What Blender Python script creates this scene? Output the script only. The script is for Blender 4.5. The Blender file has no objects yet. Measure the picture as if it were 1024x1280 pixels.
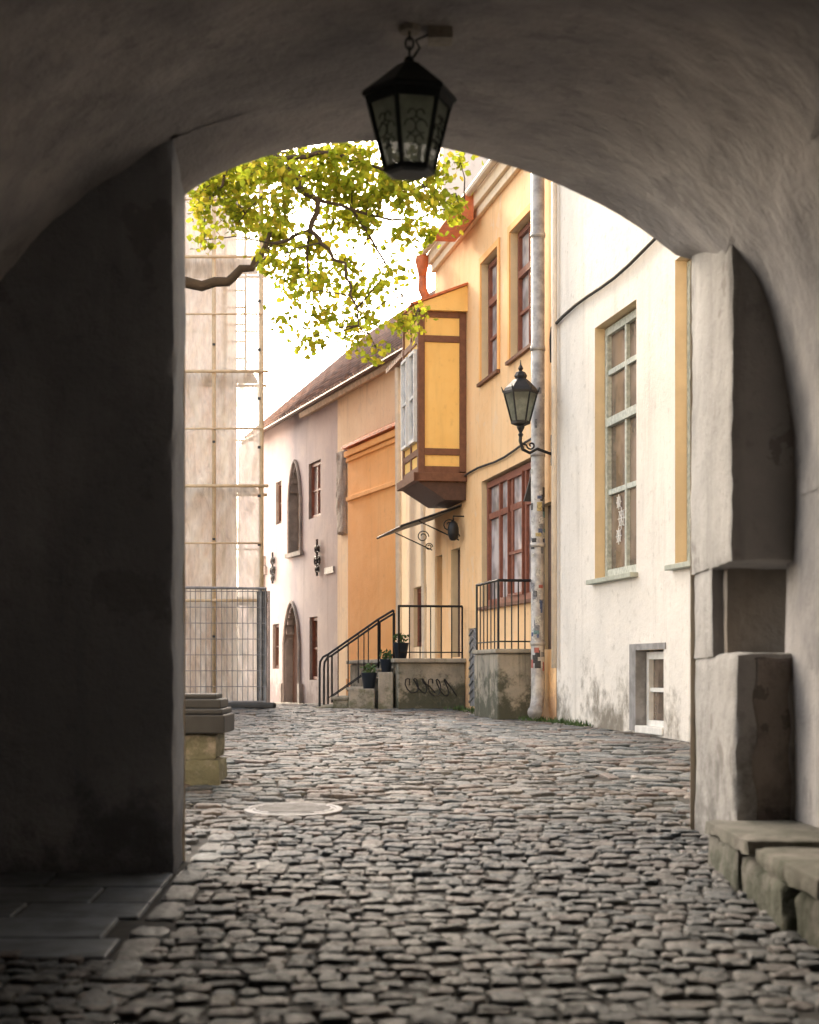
import bpy, math, random
import numpy as np
from mathutils import Vector, Matrix, noise as mnoise
random.seed(7); rng=np.random.default_rng(11)
S=bpy.context.scene
F=2133.0; H=1.25
def W(px,py,Y): return ((px-512)/F*Y, Y, H+(840-py)/F*Y)
GY=[-80,0,6,15,17,19,22,28,34,41,60,400]; GZ=[-.34,-.318,0,.475,.555,.585,.6,.65,.6,.47,.3,0]
def g(y): return float(np.interp(y,GY,GZ))
# ------------------------------------------------------------------ materials
def nm(name):
    m=bpy.data.materials.new(name); m.use_nodes=True
    nt=m.node_tree; b=nt.nodes['Principled BSDF']; return m,nt,b
def N(nt,t,**kw):
    n=nt.nodes.new(t)
    for k,v in kw.items():
        if k.startswith('i_'): n.inputs[k[2:].replace('_',' ')].default_value=v
        else: setattr(n,k,v)
    return n
def lk(nt,a,b): nt.links.new(a,b)
def ramp(nt,src,a,b):
    r=N(nt,'ShaderNodeMapRange'); r.interpolation_type='SMOOTHSTEP'
    r.inputs['From Min'].default_value=a; r.inputs['From Max'].default_value=b
    lk(nt,src,r.inputs['Value']); return r.outputs['Result']
def mix(nt,f,a,b,mode='MIX'):
    m=N(nt,'ShaderNodeMix'); m.data_type='RGBA'; m.blend_type=mode
    for s,v in ((m.inputs['Factor'],f),(m.inputs['A'],a),(m.inputs['B'],b)):
        if isinstance(v,(int,float)): s.default_value=v
        elif isinstance(v,tuple): s.default_value=(*v[:3],1)
        else: lk(nt,v,s)
    return m.outputs['Result']
def math_(nt,op,a,b=None):
    m=N(nt,'ShaderNodeMath'); m.operation=op
    for i,v in enumerate((a,b)):
        if v is None: continue
        if isinstance(v,(int,float)): m.inputs[i].default_value=v
        else: lk(nt,v,m.inputs[i])
    return m.outputs[0]
def noise(nt,pos,scale,detail=6,rough=.6,stretch=None):
    if stretch:
        mp=N(nt,'ShaderNodeMapping'); mp.inputs['Scale'].default_value=stretch; lk(nt,pos,mp.inputs['Vector']); pos=mp.outputs[0]
    n=N(nt,'ShaderNodeTexNoise'); n.inputs['Scale'].default_value=scale; n.inputs['Detail'].default_value=detail; n.inputs['Roughness'].default_value=rough
    lk(nt,pos,n.inputs['Vector']); return n.outputs['Fac']
def plaster(name,c1,c2,dirt=(.12,.10,.08),z0=None,z1=None,streak=.3,bump=.25,rough=.88,scale=1.0,patch=0.0,pc=(.3,.27,.24),bscale=18,
            damt=.75,dth=(.55,.95),dsc=1.9):
    m,nt,b=nm(name); pos=N(nt,'ShaderNodeNewGeometry').outputs['Position']
    n1=noise(nt,pos,.9*scale,8); n2=noise(nt,pos,9*scale,6)
    c=mix(nt,ramp(nt,n1,.38,.62),c1,c2)
    st=noise(nt,pos,1.6*scale,6,.65,(2.2,2.2,.22))
    c=mix(nt,math_(nt,'MULTIPLY',ramp(nt,st,.5,.78),streak),c,dirt)
    c=mix(nt,math_(nt,'MULTIPLY',ramp(nt,n2,.56,.75),.28),c,dirt)
    if patch>0:
        np_=noise(nt,pos,1.7*scale,7,.62)
        c=mix(nt,math_(nt,'MULTIPLY',ramp(nt,np_,.60,.625),patch),c,pc)
    if z0 is not None:
        sx=N(nt,'ShaderNodeSeparateXYZ'); lk(nt,pos,sx.inputs[0])
        r=N(nt,'ShaderNodeMapRange'); r.inputs['From Min'].default_value=z1; r.inputs['From Max'].default_value=z0
        lk(nt,sx.outputs['Z'],r.inputs['Value'])
        nn=noise(nt,pos,dsc*scale,10,.72)
        f=math_(nt,'ADD',r.outputs['Result'],math_(nt,'MULTIPLY',math_(nt,'SUBTRACT',nn,.5),2.2))
        c=mix(nt,math_(nt,'MULTIPLY',ramp(nt,f,*dth),damt),c,dirt)
    lk(nt,c,b.inputs['Base Color']); b.inputs['Roughness'].default_value=rough
    h=math_(nt,'ADD',math_(nt,'MULTIPLY',n1,1.5),math_(nt,'MULTIPLY',noise(nt,pos,bscale,6,.7),.35))
    bp=N(nt,'ShaderNodeBump'); bp.inputs['Strength'].default_value=bump; bp.inputs['Distance'].default_value=.05
    lk(nt,h,bp.inputs['Height']); lk(nt,bp.outputs[0],b.inputs['Normal'])
    return m
def simple(name,c,rough=.6,metal=0,var=.25,scale=8,bump=.1,c2=None,spec=.5):
    m,nt,b=nm(name); pos=N(nt,'ShaderNodeNewGeometry').outputs['Position']
    n=noise(nt,pos,scale,6)
    c2=c2 or tuple(x*(1-var) for x in c)
    lk(nt,mix(nt,ramp(nt,n,.35,.65),c,c2),b.inputs['Base Color'])
    b.inputs['Roughness'].default_value=rough; b.inputs['Metallic'].default_value=metal
    b.inputs['Specular IOR Level'].default_value=spec
    bp=N(nt,'ShaderNodeBump'); bp.inputs['Strength'].default_value=bump; bp.inputs['Distance'].default_value=.02
    lk(nt,n,bp.inputs['Height']); lk(nt,bp.outputs[0],b.inputs['Normal'])
    return m
def glassmat(name,c=(.05,.055,.06),rough=.08):
    m,nt,b=nm(name); pos=N(nt,'ShaderNodeNewGeometry').outputs['Position']
    n=noise(nt,pos,1.3,3); c2=tuple(x*2.6 for x in c)
    lk(nt,mix(nt,ramp(nt,n,.4,.62),c,c2),b.inputs['Base Color'])
    b.inputs['Roughness'].default_value=rough; b.inputs['Specular IOR Level'].default_value=.9
    bp=N(nt,'ShaderNodeBump'); bp.inputs['Strength'].default_value=.12; bp.inputs['Distance'].default_value=.03
    lk(nt,noise(nt,pos,2.5,2),bp.inputs['Height']); lk(nt,bp.outputs[0],b.inputs['Normal'])
    return m
M={}
M['white']=plaster('white_plaster',(.79,.75,.70),(.71,.68,.64),dirt=(.14,.12,.09),z0=.5,z1=2.3,streak=.3,bump=.4,patch=.22,pc=(.58,.555,.525),damt=.88,dth=(.62,1.05),dsc=1.2)
M['orange']=plaster('peach_plaster',(.90,.60,.33),(.86,.53,.26),dirt=(.40,.23,.14),z0=.6,z1=1.9,streak=.4,patch=.4,pc=(.80,.60,.42))
M['orange2']=plaster('orange_plaster',(.92,.52,.20),(.89,.47,.16),dirt=(.50,.27,.12),z0=.6,z1=2.4,streak=.3)
M['cream']=plaster('cream_plaster',(.86,.72,.53),(.82,.66,.47),dirt=(.36,.29,.23),streak=.5,patch=.3,pc=(.62,.54,.45))
M['mauve']=plaster('mauve_plaster',(.45,.405,.435),(.52,.465,.475),dirt=(.25,.21,.215),z0=.4,z1=2.2,streak=.5,patch=.3,pc=(.59,.535,.51))
M['pink']=plaster('pink_plaster',(.82,.68,.60),(.77,.62,.54),streak=.25)
M['tower']=plaster('pale_tower_plaster',(.85,.76,.68),(.8,.7,.62),streak=.2)
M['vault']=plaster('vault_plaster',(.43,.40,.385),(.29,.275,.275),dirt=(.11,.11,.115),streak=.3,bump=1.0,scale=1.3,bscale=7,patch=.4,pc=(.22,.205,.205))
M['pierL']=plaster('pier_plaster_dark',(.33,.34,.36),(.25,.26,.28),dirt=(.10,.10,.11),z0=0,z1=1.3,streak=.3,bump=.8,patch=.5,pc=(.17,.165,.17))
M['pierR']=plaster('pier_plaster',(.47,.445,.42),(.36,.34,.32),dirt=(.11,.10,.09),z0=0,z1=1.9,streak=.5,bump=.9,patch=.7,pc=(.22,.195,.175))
M['rough']=plaster('rough_rubble',(.15,.12,.105),(.28,.235,.20),dirt=(.05,.045,.04),z0=0,z1=1.2,bump=1.0,scale=3,patch=.5,pc=(.07,.06,.055),bscale=14)
M['niche']=plaster('niche_back_plaster',(.40,.33,.26),(.30,.255,.21),dirt=(.12,.1,.08),streak=.5,bump=.7,scale=2)
M['stone']=plaster('limestone_block',(.38,.34,.28),(.28,.255,.22),dirt=(.09,.10,.05),z0=.5,z1=1.5,bump=.8,scale=3,streak=.5,bscale=22)
M['moss']=plaster('mossy_limestone',(.20,.185,.155),(.12,.12,.09),dirt=(.045,.055,.025),z0=0,z1=.9,bump=.9,scale=3,streak=.4,bscale=18)
M['mosstop']=plaster('mossy_slab',(.25,.23,.195),(.16,.155,.12),dirt=(.055,.065,.03),z0=0,z1=.9,bump=.9,scale=3,streak=.5,bscale=20)
M['stainstone']=plaster('stained_stone',(.36,.32,.26),(.22,.21,.18),dirt=(.05,.055,.035),z0=.7,z1=1.9,bump=.9,scale=2,streak=.9,bscale=18,damt=.9)
M['quoin']=plaster('grey_quoin',(.36,.33,.31),(.26,.24,.23),dirt=(.12,.11,.1),bump=.8,scale=3)
M['reveal']=simple('beige_reveal',(.72,.58,.38),.85,var=.12,scale=3)
M['darkwood']=simple('dark_brown_wood',(.10,.05,.035),.7,scale=14)
M['timber']=simple('brown_timber',(.20,.085,.045),.7,scale=12,bump=.4)
M['yellow']=plaster('yellow_infill',(.94,.63,.22),(.90,.57,.18),dirt=(.55,.33,.12),streak=.35,bump=.2)
M['redwood']=simple('red_brown_frame',(.26,.09,.055),.6,scale=10)
M['greyframe']=simple('grey_green_frame',(.54,.58,.54),.6,c2=(.34,.38,.35),scale=20)
M['whiteframe']=simple('white_frame',(.75,.75,.73),.6,var=.15)
M['green']=simple('pale_sill',(.40,.43,.37),.6)
M['iron']=simple('black_iron',(.018,.018,.02),.5,metal=.3,scale=20)
M['ironlamp']=simple('dark_green_iron',(.018,.024,.024),.45,metal=.3,scale=20)
M['zinc']=simple('galvanised_zinc',(.48,.47,.46),.5,metal=.2,c2=(.27,.26,.26),scale=7)
M['creampipe']=simple('cream_pipe',(.76,.66,.54),.6,var=.12)
M['pole']=simple('scaffold_pole',(.66,.50,.32),.6,var=.2)
M['copper']=simple('red_painted_metal',(.62,.17,.06),.5,var=.3)
M['redsheet']=simple('red_sheet_roof',(.42,.12,.07),.6,var=.3,scale=2)
M['soffit']=simple('soffit_boards',(.58,.44,.30),.75,var=.35,scale=6)
M['cable']=simple('black_cable',(.03,.03,.03),.7)
M['grey']=simple('grey_sheet_metal',(.27,.27,.28),.55,var=.4,scale=6)
M['darkbox']=simple('dark_board',(.035,.037,.04),.6)
M['pot']=simple('dark_blue_pot',(.02,.03,.05),.5)
M['glass']=glassmat('window_glass',(.10,.075,.06))
M['glasslight']=glassmat('curtained_glass',(.25,.24,.25),.15)
M['glasswarm']=glassmat('warm_glass',(.18,.13,.11),.12)
M['plant']=simple('herb_green',(.06,.11,.03),.8)
M['slab']=simple('flagstone',(.15,.17,.19),.6,var=.55,scale=4,bump=.6)
M['white_mark']=simple('white_decal',(.7,.7,.7),.7,var=.1)
M['inkm']=simple('graffiti_black',(.02,.02,.025),.6)
def tiles():
    m,nt,b=nm('clay_roof_tiles'); pos=N(nt,'ShaderNodeNewGeometry').outputs['Position']
    w=N(nt,'ShaderNodeTexWave'); w.bands_direction='Y'; w.inputs['Scale'].default_value=1.6; w.inputs['Distortion'].default_value=.6; lk(nt,pos,w.inputs['Vector'])
    w2=N(nt,'ShaderNodeTexWave'); w2.bands_direction='Z'; w2.inputs['Scale'].default_value=1.6; w2.inputs['Distortion'].default_value=.4; lk(nt,pos,w2.inputs['Vector'])
    n=noise(nt,pos,6,6)
    c=mix(nt,ramp(nt,n,.3,.7),(.36,.23,.18),(.20,.16,.15))
    c=mix(nt,math_(nt,'MULTIPLY',ramp(nt,w2.outputs['Fac'],.6,1),.6),c,(.07,.055,.05))
    lk(nt,c,b.inputs['Base Color']); b.inputs['Roughness'].default_value=.85
    bp=N(nt,'ShaderNodeBump'); bp.inputs['Strength'].default_value=.9; bp.inputs['Distance'].default_value=.05
    lk(nt,math_(nt,'ADD',w.outputs['Fac'],w2.outputs['Fac']),bp.inputs['Height']); lk(nt,bp.outputs[0],b.inputs['Normal'])
    return m
M['tiles']=tiles()
def cobmat():
    m,nt,b=nm('cobblestone'); pos=N(nt,'ShaderNodeNewGeometry').outputs['Position']
    a=N(nt,'ShaderNodeAttribute'); a.attribute_name='Col'
    n=noise(nt,pos,26,8,.75); n2=noise(nt,pos,.6,4); n4=noise(nt,pos,70,4,.7)
    c=mix(nt,math_(nt,'MULTIPLY',ramp(nt,n,.38,.62),.9),a.outputs['Color'],mix(nt,.65,a.outputs['Color'],(.012,.018,.022)))
    c=mix(nt,math_(nt,'MULTIPLY',ramp(nt,n4,.56,.7),.5),c,(.22,.205,.19))
    c=mix(nt,math_(nt,'MULTIPLY',ramp(nt,n2,.5,.7),.3),c,(.14,.115,.10))
    lk(nt,c,b.inputs['Base Color'])
    r=N(nt,'ShaderNodeMapRange'); r.inputs['To Min'].default_value=.32; r.inputs['To Max'].default_value=.66; lk(nt,n,r.inputs['Value'])
    lk(nt,r.outputs[0],b.inputs['Roughness']); b.inputs['Specular IOR Level'].default_value=.42
    bp=N(nt,'ShaderNodeBump'); bp.inputs['Strength'].default_value=1.0; bp.inputs['Distance'].default_value=.022
    lk(nt,math_(nt,'ADD',n,math_(nt,'MULTIPLY',noise(nt,pos,9,4),.8)),bp.inputs['Height']); lk(nt,bp.outputs[0],b.inputs['Normal'])
    return m
M['cob']=cobmat()
def soilmat():
    m,nt,b=nm('joint_soil'); pos=N(nt,'ShaderNodeNewGeometry').outputs['Position']
    n=noise(nt,pos,14,6); 
    lk(nt,mix(nt,ramp(nt,n,.3,.7),(.02,.02,.02),(.05,.045,.038)),b.inputs['Base Color']); b.inputs['Roughness'].default_value=.95
    return m
M['soil']=soilmat()
def leafmat():
    m,nt,b=nm('linden_leaf'); 
    nt.nodes.remove(b); out=nt.nodes['Material Output']
    a=N(nt,'ShaderNodeAttribute'); a.attribute_name='Col'
    d=N(nt,'ShaderNodeBsdfDiffuse'); t=N(nt,'ShaderNodeBsdfTranslucent'); ms=N(nt,'ShaderNodeMixShader'); ms.inputs[0].default_value=.65
    lk(nt,a.outputs['Color'],d.inputs['Color'])
    lk(nt,mix(nt,1.0,a.outputs['Color'],(3.5,3.15,1.3),'MULTIPLY'),t.inputs['Color'])
    lk(nt,d.outputs[0],ms.inputs[1]); lk(nt,t.outputs[0],ms.inputs[2]); lk(nt,ms.outputs[0],out.inputs['Surface'])
    return m
M['leaf']=leafmat()
M['bark']=simple('bark',(.06,.045,.035),.9,scale=20,bump=.6)
def tarpmat(name,tr,col):
    m,nt,b=nm(name); nt.nodes.remove(b); out=nt.nodes['Material Output']
    pos=N(nt,'ShaderNodeNewGeometry').outputs['Position']
    d=N(nt,'ShaderNodeBsdfDiffuse'); t=N(nt,'ShaderNodeBsdfTranslucent'); x=N(nt,'ShaderNodeBsdfTransparent')
    c=mix(nt,ramp(nt,noise(nt,pos,1.2,6,.6,(1,1,.4)),.4,.65),col,tuple(v*.9 for v in col))
    lk(nt,c,d.inputs['Color']); lk(nt,c,t.inputs['Color'])
    m1=N(nt,'ShaderNodeMixShader'); m1.inputs[0].default_value=.45; lk(nt,d.outputs[0],m1.inputs[1]); lk(nt,t.outputs[0],m1.inputs[2])
    m2=N(nt,'ShaderNodeMixShader'); lk(nt,m1.outputs[0],m2.inputs[1]); lk(nt,x.outputs[0],m2.inputs[2])
    mp=N(nt,'ShaderNodeMapping'); mp.inputs['Rotation'].default_value=(0,.5,0); mp.inputs['Scale'].default_value=(3.5,3.5,.45); lk(nt,pos,mp.inputs['Vector'])
    st=noise(nt,mp.outputs[0],1.5,7,.65); r=N(nt,'ShaderNodeMapRange'); r.inputs['From Min'].default_value=.38; r.inputs['From Max'].default_value=.62
    r.inputs['To Min'].default_value=tr-.28; r.inputs['To Max'].default_value=tr+.22; lk(nt,st,r.inputs['Value']); lk(nt,r.outputs[0],m2.inputs[0])
    lk(nt,m2.outputs[0],out.inputs['Surface']); return m
M['tarp']=tarpmat('scaffold_sheeting',.30,(.95,.90,.82))
def lampglass():
    m,nt,b=nm('frosted_lamp_glass'); nt.nodes.remove(b); out=nt.nodes['Material Output']
    pos=N(nt,'ShaderNodeNewGeometry').outputs['Position']
    t=N(nt,'ShaderNodeBsdfTranslucent'); gl=N(nt,'ShaderNodeBsdfGlossy'); gl.inputs['Roughness'].default_value=.25; gl.inputs['Color'].default_value=(.5,.5,.5,1)
    lk(nt,mix(nt,ramp(nt,noise(nt,pos,9,4),.35,.65),(.50,.53,.47),(.34,.38,.33)),t.inputs['Color'])
    m1=N(nt,'ShaderNodeMixShader'); m1.inputs[0].default_value=.12; lk(nt,t.outputs[0],m1.inputs[1]); lk(nt,gl.outputs[0],m1.inputs[2])
    x=N(nt,'ShaderNodeBsdfTransparent'); m2=N(nt,'ShaderNodeMixShader'); m2.inputs[0].default_value=.08
    lk(nt,m1.outputs[0],m2.inputs[1]); lk(nt,x.outputs[0],m2.inputs[2]); lk(nt,m2.outputs[0],out.inputs['Surface']); return m
M['lampglass']=lampglass()
# ------------------------------------------------------------------ builders
class Fr:
    def __init__(s,a,b):
        s.a=a;s.b=b; L=math.hypot(1,b); s.n=(1/L,b/L)
    def p(s,Y,z,d=0): return (s.a-s.b*Y+s.n[0]*d, Y+s.n[1]*d, z)
    def y(s,px): return s.a/((px-512)/F+s.b)
    def z(s,px,py): return H+(840-py)/F*s.y(px)
R=Fr(5.896,.179); L=Fr(11.59,.33)
class B:
    def __init__(s): s.v=[];s.f=[]
    def add(s,vs,fs):
        o=len(s.v); s.v+= [tuple(x) for x in vs]; s.f+=[tuple(i+o for i in f) for f in fs]; return s
    def hexa(s,p):
        return s.add(p,[(0,3,2,1),(4,5,6,7),(0,1,5,4),(1,2,6,5),(2,3,7,6),(3,0,4,7)])
    def box(s,x0,x1,y0,y1,z0,z1):
        return s.hexa([(x0,y0,z0),(x1,y0,z0),(x1,y1,z0),(x0,y1,z0),(x0,y0,z1),(x1,y0,z1),(x1,y1,z1),(x0,y1,z1)])
    def fb(s,fr,s0,s1,z0,z1,d0,d1):
        p=fr.p; return s.hexa([p(s0,z0,d0),p(s0,z0,d1),p(s1,z0,d1),p(s1,z0,d0),p(s0,z1,d0),p(s0,z1,d1),p(s1,z1,d1),p(s1,z1,d0)])
    def tube(s,pts,r,n=8,cap=True):
        pts=[Vector(p) for p in pts]; m=len(pts); rr=r if isinstance(r,(list,tuple)) else [r]*m
        vs=[];prev=None
        for i,p in enumerate(pts):
            t=(pts[min(i+1,m-1)]-pts[max(i-1,0)]).normalized()
            if prev is None:
                up=Vector((0,0,1)) if abs(t.z)<.9 else Vector((0,1,0)); a=t.cross(up).normalized()
            else: a=(prev-t*prev.dot(t)).normalized()
            prev=a; b=t.cross(a)
            for k in range(n):
                th=2*math.pi*k/n; vs.append(p+a*(rr[i]*math.cos(th))+b*(rr[i]*math.sin(th)))
        fs=[(i*n+k,i*n+(k+1)%n,(i+1)*n+(k+1)%n,(i+1)*n+k) for i in range(m-1) for k in range(n)]
        if cap: fs+= [tuple(range(n-1,-1,-1)),tuple((m-1)*n+k for k in range(n))]
        return s.add(vs,fs)
    def lathe(s,c,prof,n=6,rot=0):
        vs=[];
        for r,z in prof:
            for k in range(n):
                th=2*math.pi*k/n+rot; vs.append((c[0]+r*math.cos(th),c[1]+r*math.sin(th),z))
        m=len(prof)
        fs=[(i*n+k,i*n+(k+1)%n,(i+1)*n+(k+1)%n,(i+1)*n+k) for i in range(m-1) for k in range(n)]
        fs+=[tuple(range(n-1,-1,-1)),tuple((m-1)*n+k for k in range(n))]
        return s.add(vs,fs)
    def make(s,name,mat,parent=None,smooth=False,bevel=0,loc=None):
        me=bpy.data.meshes.new(name); 
        if loc is not None: vv=[(a-loc[0],b-loc[1],c-loc[2]) for a,b,c in s.v]
        else: vv=s.v
        me.from_pydata(vv,[],s.f); me.update()
        if isinstance(mat,str): mat=M[mat]
        me.materials.append(mat); o=bpy.data.objects.new(name,me); S.collection.objects.link(o)
        if loc is not None: o.location=loc
        if smooth: me.polygons.foreach_set('use_smooth',[True]*len(me.polygons))
        if parent is not None:
            o.parent=parent; o.matrix_parent_inverse=Matrix.Translation(parent.location).inverted()
        if bevel:
            md=o.modifiers.new('Bevel','BEVEL'); md.width=bevel; md.segments=2; md.limit_method='ANGLE'; md.angle_limit=.7
        return o
def E(name,loc):
    e=bpy.data.objects.new(name,None); e.location=loc; e.empty_display_size=.3; S.collection.objects.link(e); return e
def wall(fr,s0,s1,z0,z1,ops,depth=.2,arches=()):
    ops=list(ops)
    for (a,b,za,zb,zs,pt) in arches:
        n=12
        for i in range(n):
            u=(i+.5)/n*2-1; h=(1-abs(u)**1.6)**.62 if pt else math.sqrt(1-u*u)
            ops.append((a+(b-a)*i/n,a+(b-a)*(i+1)/n,za,zs+(zb-zs)*h))
    ss=sorted(set([s0,s1]+[x for o in ops for x in o[:2] if s0<x<s1]))
    zs=sorted(set([z0,z1]+[x for o in ops for x in o[2:4] if z0<x<z1]))
    def inside(i,j):
        if i<0 or j<0 or i>=len(ss)-1 or j>=len(zs)-1: return False
        cs=(ss[i]+ss[i+1])/2; cz=(zs[j]+zs[j+1])/2
        return any(o[0]<cs<o[1] and o[2]<cz<o[3] for o in ops)
    w=B(); r=B()
    for i in range(len(ss)-1):
        for j in range(len(zs)-1):
            a,b,c,d=ss[i],ss[i+1],zs[j],zs[j+1]
            if not inside(i,j): w.add([fr.p(b,c),fr.p(a,c),fr.p(a,d),fr.p(b,d)],[(0,1,2,3)])
            else:
                for (di,dj,q) in ((-1,0,((a,c),(a,d))),(1,0,((b,c),(b,d))),(0,-1,((a,c),(b,c))),(0,1,((a,d),(b,d)))):
                    if not inside(i+di,j+dj):
                        (p,pz),(q2,qz)=q
                        r.add([fr.p(p,pz),fr.p(q2,qz),fr.p(q2,qz,depth),fr.p(p,pz,depth)],[(0,1,2,3)])
    return w,r
def window(par,fr,sa,sb,za,zb,d,fm,cols,rows,gm='glass',fw=.06,transom=None,nmn='window',mull=.045):
    f=B(); 
    f.fb(fr,sa,sa+fw,za,zb,d-.05,d+.03); f.fb(fr,sb-fw,sb,za,zb,d-.05,d+.03)
    f.fb(fr,sa+fw,sb-fw,za,za+fw,d-.048,d+.03); f.fb(fr,sa+fw,sb-fw,zb-fw,zb,d-.048,d+.03)
    for c in range(1,cols):
        s=sa+(sb-sa)*c/cols; f.fb(fr,s-mull/2,s+mull/2,za+fw,zb-fw,d-.04,d+.02)
    for rr in rows:
        z=za+(zb-za)*rr; f.fb(fr,sa+fw,sb-fw,z-mull/2,z+mull/2,d-.036,d+.018)
    if transom: 
        z=za+(zb-za)*transom; f.fb(fr,sa+fw,sb-fw,z-.05,z+.05,d-.06,d+.02)
    f.make(nmn+'_frame',fm,par)
    B().fb(fr,sa+.01,sb-.01,za+.01,zb-.01,d+.005,d+.012).make(nmn+'_glass',gm,par)
    B().fb(fr,sa-.01,sb+.01,za-.01,zb+.01,d+.3,d+.34).make(nmn+'_interior','darkbox',par)
# ------------------------------------------------------------------ ground
gr=B()
xs=[-300,-100,-40,-15,-8,-4,-2,0,2,4,8,15,40,100,300]; ys=sorted(set(list(np.arange(-20,62,1.0))+[-200,-80,-40,80,120,200,400,700]))
nx=len(xs)
gr.add([(x,y,g(y)-.012) for y in ys for x in xs],[(j*nx+i,j*nx+i+1,(j+1)*nx+i+1,(j+1)*nx+i) for j in range(len(ys)-1) for i in range(nx-1)])
gr.make('ground','soil',smooth=True)
st=[]
xl_=lambda y:1.98-(y-11.8)*.188     # gutter line along the right-hand pavement
def intervals(y):
    if y<7.0: return [(-2.5,1.80,0)]
    if y<9.2: return [(-1.05,1.80,0)]
    if y<9.7: return [(-1.05,1.84,0)]
    xr_=min(5.8-.179*y,(11.5-.33*y) if y>33 else 99)
    if y<10.5: return [(-4.4,-1.27,0),(-1.05,1.84,0)]
    if y<10.95: return [(-4.4,1.86,0)]
    if y<11.8: return [(-4.4,xr_,0)]
    if y<23: return [(-4.4,xl_(y)-.07,0),(xl_(y)+.08,xr_,1)]
    return [(-4.4,xr_,0)]
for zone in (0,1):
    y=4.2
    while y<47:
        far=1.0 if y<24 else 1.5
        rh=random.uniform(.10,.165)*far if zone==0 else random.uniform(.13,.21)
        for (x0,x1,zn) in intervals(y):
            if zn!=zone: continue
            x=x0+random.uniform(-.1,0)
            while x<x1:
                w=random.choice([random.uniform(.08,.14),random.uniform(.11,.20)])*far*(1.5 if y>11 else 1)*(1.5 if zone else 1)
                if x+w>x1+.05: break
                if rh>.145 and w>.12 and random.random()<.18 and zone==0:
                    k=random.uniform(.4,.6); st.append((x+w/2,y+rh*k/2,w/2-.0045,rh*k/2-.004,zone)); st.append((x+w/2,y+rh*(1+k)/2,w/2-.0045,rh*(1-k)/2-.004,zone))
                else: st.append((x+w/2,y+rh/2+random.gauss(0,.006),w/2-.005,rh/2*random.uniform(.88,1.04)-.004,zone))
                x+=w
        y+=rh
y=11.8
while y<23:
    l=random.uniform(.2,.35); st.append((xl_(y+l/2),y+l/2,.055,l/2-.006,2)); y+=l
y=4.2
while y<10.5:
    l=random.uniform(.28,.5); st.append((-1.155,y+l/2,.08,l/2-.006,3)); y+=l
st=np.array(st)
manhole=(-0.80,11.75)
zn=st[:,4].copy()
cx,cy,hw,hh,_=st.T
yw=.06*np.sin(1.9*cx+.8*cy)+.09*np.sin(.55*cx-.5*cy+1)+.035*np.sin(5.1*cx+2.3*cy)+.02*np.sin(9.3*cx-3.1*cy)
n=len(cx)
rot=rng.normal(0,.085,n)+.11*np.cos(1.9*cx+.8*cy)+.12*np.cos(5.1*cx+2.3*cy)
yw=np.where(zn>=2,0,yw); rot=np.where(zn==2,.188,np.where(zn==3,0,np.where(zn==1,rot-.12,rot)))
cy2=cy+yw+np.where(zn>=2,0,rng.normal(0,.006,n))
keep=np.hypot(cx-manhole[0],(cy2-manhole[1]))>.37
cx,cy2,hw,hh,rot,zn=[a[keep] for a in (cx,cy2,hw,hh,rot,zn)]; n=len(cx)
K=14
th=(np.arange(K)+.5)/K*2*np.pi
ct,sn=np.cos(th),np.sin(th)
pw=rng.uniform(.32,.58,n)[:,None]
ex=np.sign(ct)[None]*np.abs(ct)[None]**pw; ey=np.sign(sn)[None]*np.abs(sn)[None]**pw
lev=[(-.05,1.0),(-.008,.995),(.000,.96),(.0035,.84),(.0045,.45)]
NLV=len(lev)
hz=rng.normal(0,.006,n); tx=rng.normal(0,.03,n); ty=rng.normal(0,.04,n)
V=np.zeros((n,K*NLV+1,3)); jit=1+rng.normal(0,.08,(n,K)); jit=np.minimum(jit,1.06)
taper=rng.normal(0,.12,n)[:,None]
gz=np.interp(cy2,GY,GZ)
for li,(z,sc) in enumerate(lev):
    lx=ex*hw[:,None]*sc*jit; ly=ey*hh[:,None]*sc*jit*(1+taper*ex)
    X=lx*np.cos(rot)[:,None]-ly*np.sin(rot)[:,None]; Y=lx*np.sin(rot)[:,None]+ly*np.cos(rot)[:,None]
    V[:,li*K:(li+1)*K,0]=cx[:,None]+X; V[:,li*K:(li+1)*K,1]=cy2[:,None]+Y
    V[:,li*K:(li+1)*K,2]=gz[:,None]+z+hz[:,None]+X*tx[:,None]+Y*(ty[:,None]+.045)+ (rng.normal(0,.0024,(n,K)) if li>1 else 0)
V[:,-1,0]=cx;V[:,-1,1]=cy2;V[:,-1,2]=gz+.0045+hz+rng.normal(0,.003,n)
fs=[]
tmpl=[(l*K+k,l*K+(k+1)%K,(l+1)*K+(k+1)%K,(l+1)*K+k) for l in range(NLV-1) for k in range(K)]
tt=[((NLV-1)*K+k,(NLV-1)*K+(k+1)%K,NLV*K) for k in range(K)]
NV=NLV*K+1
for i in range(n):
    o=i*NV
    fs+=[(a+o,b+o,c+o,d+o) for a,b,c,d in tmpl]; fs+=[(a+o,b+o,c+o) for a,b,c in tt]
me=bpy.data.meshes.new('cobblestone_road'); me.from_pydata(V.reshape(-1,3).tolist(),[],fs); me.update()
me.polygons.foreach_set('use_smooth',[True]*len(me.polygons))
ca=me.color_attributes.new('Col','FLOAT_COLOR','POINT')
pal=np.array([(.085,.098,.11),(.055,.07,.082),(.112,.114,.114),(.135,.112,.098),(.07,.087,.096),(.10,.105,.108),(.165,.157,.148),(.115,.088,.08)])
col=pal[rng.integers(0,len(pal),n)]*rng.uniform(.5,1.25,(n,1))
col=np.where((zn==1)[:,None],col*1.45,col); col=np.where((zn==3)[:,None],col*1.2,col)
worn_lit=np.exp(-((cx+.3-.02*cy2)/1.4)**2)*np.clip((cy2-9.5)/8,0,1); col=col*(1+.8*worn_lit[:,None])  # foot wear plus street brightness painted in as paler stones past the arch
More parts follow.
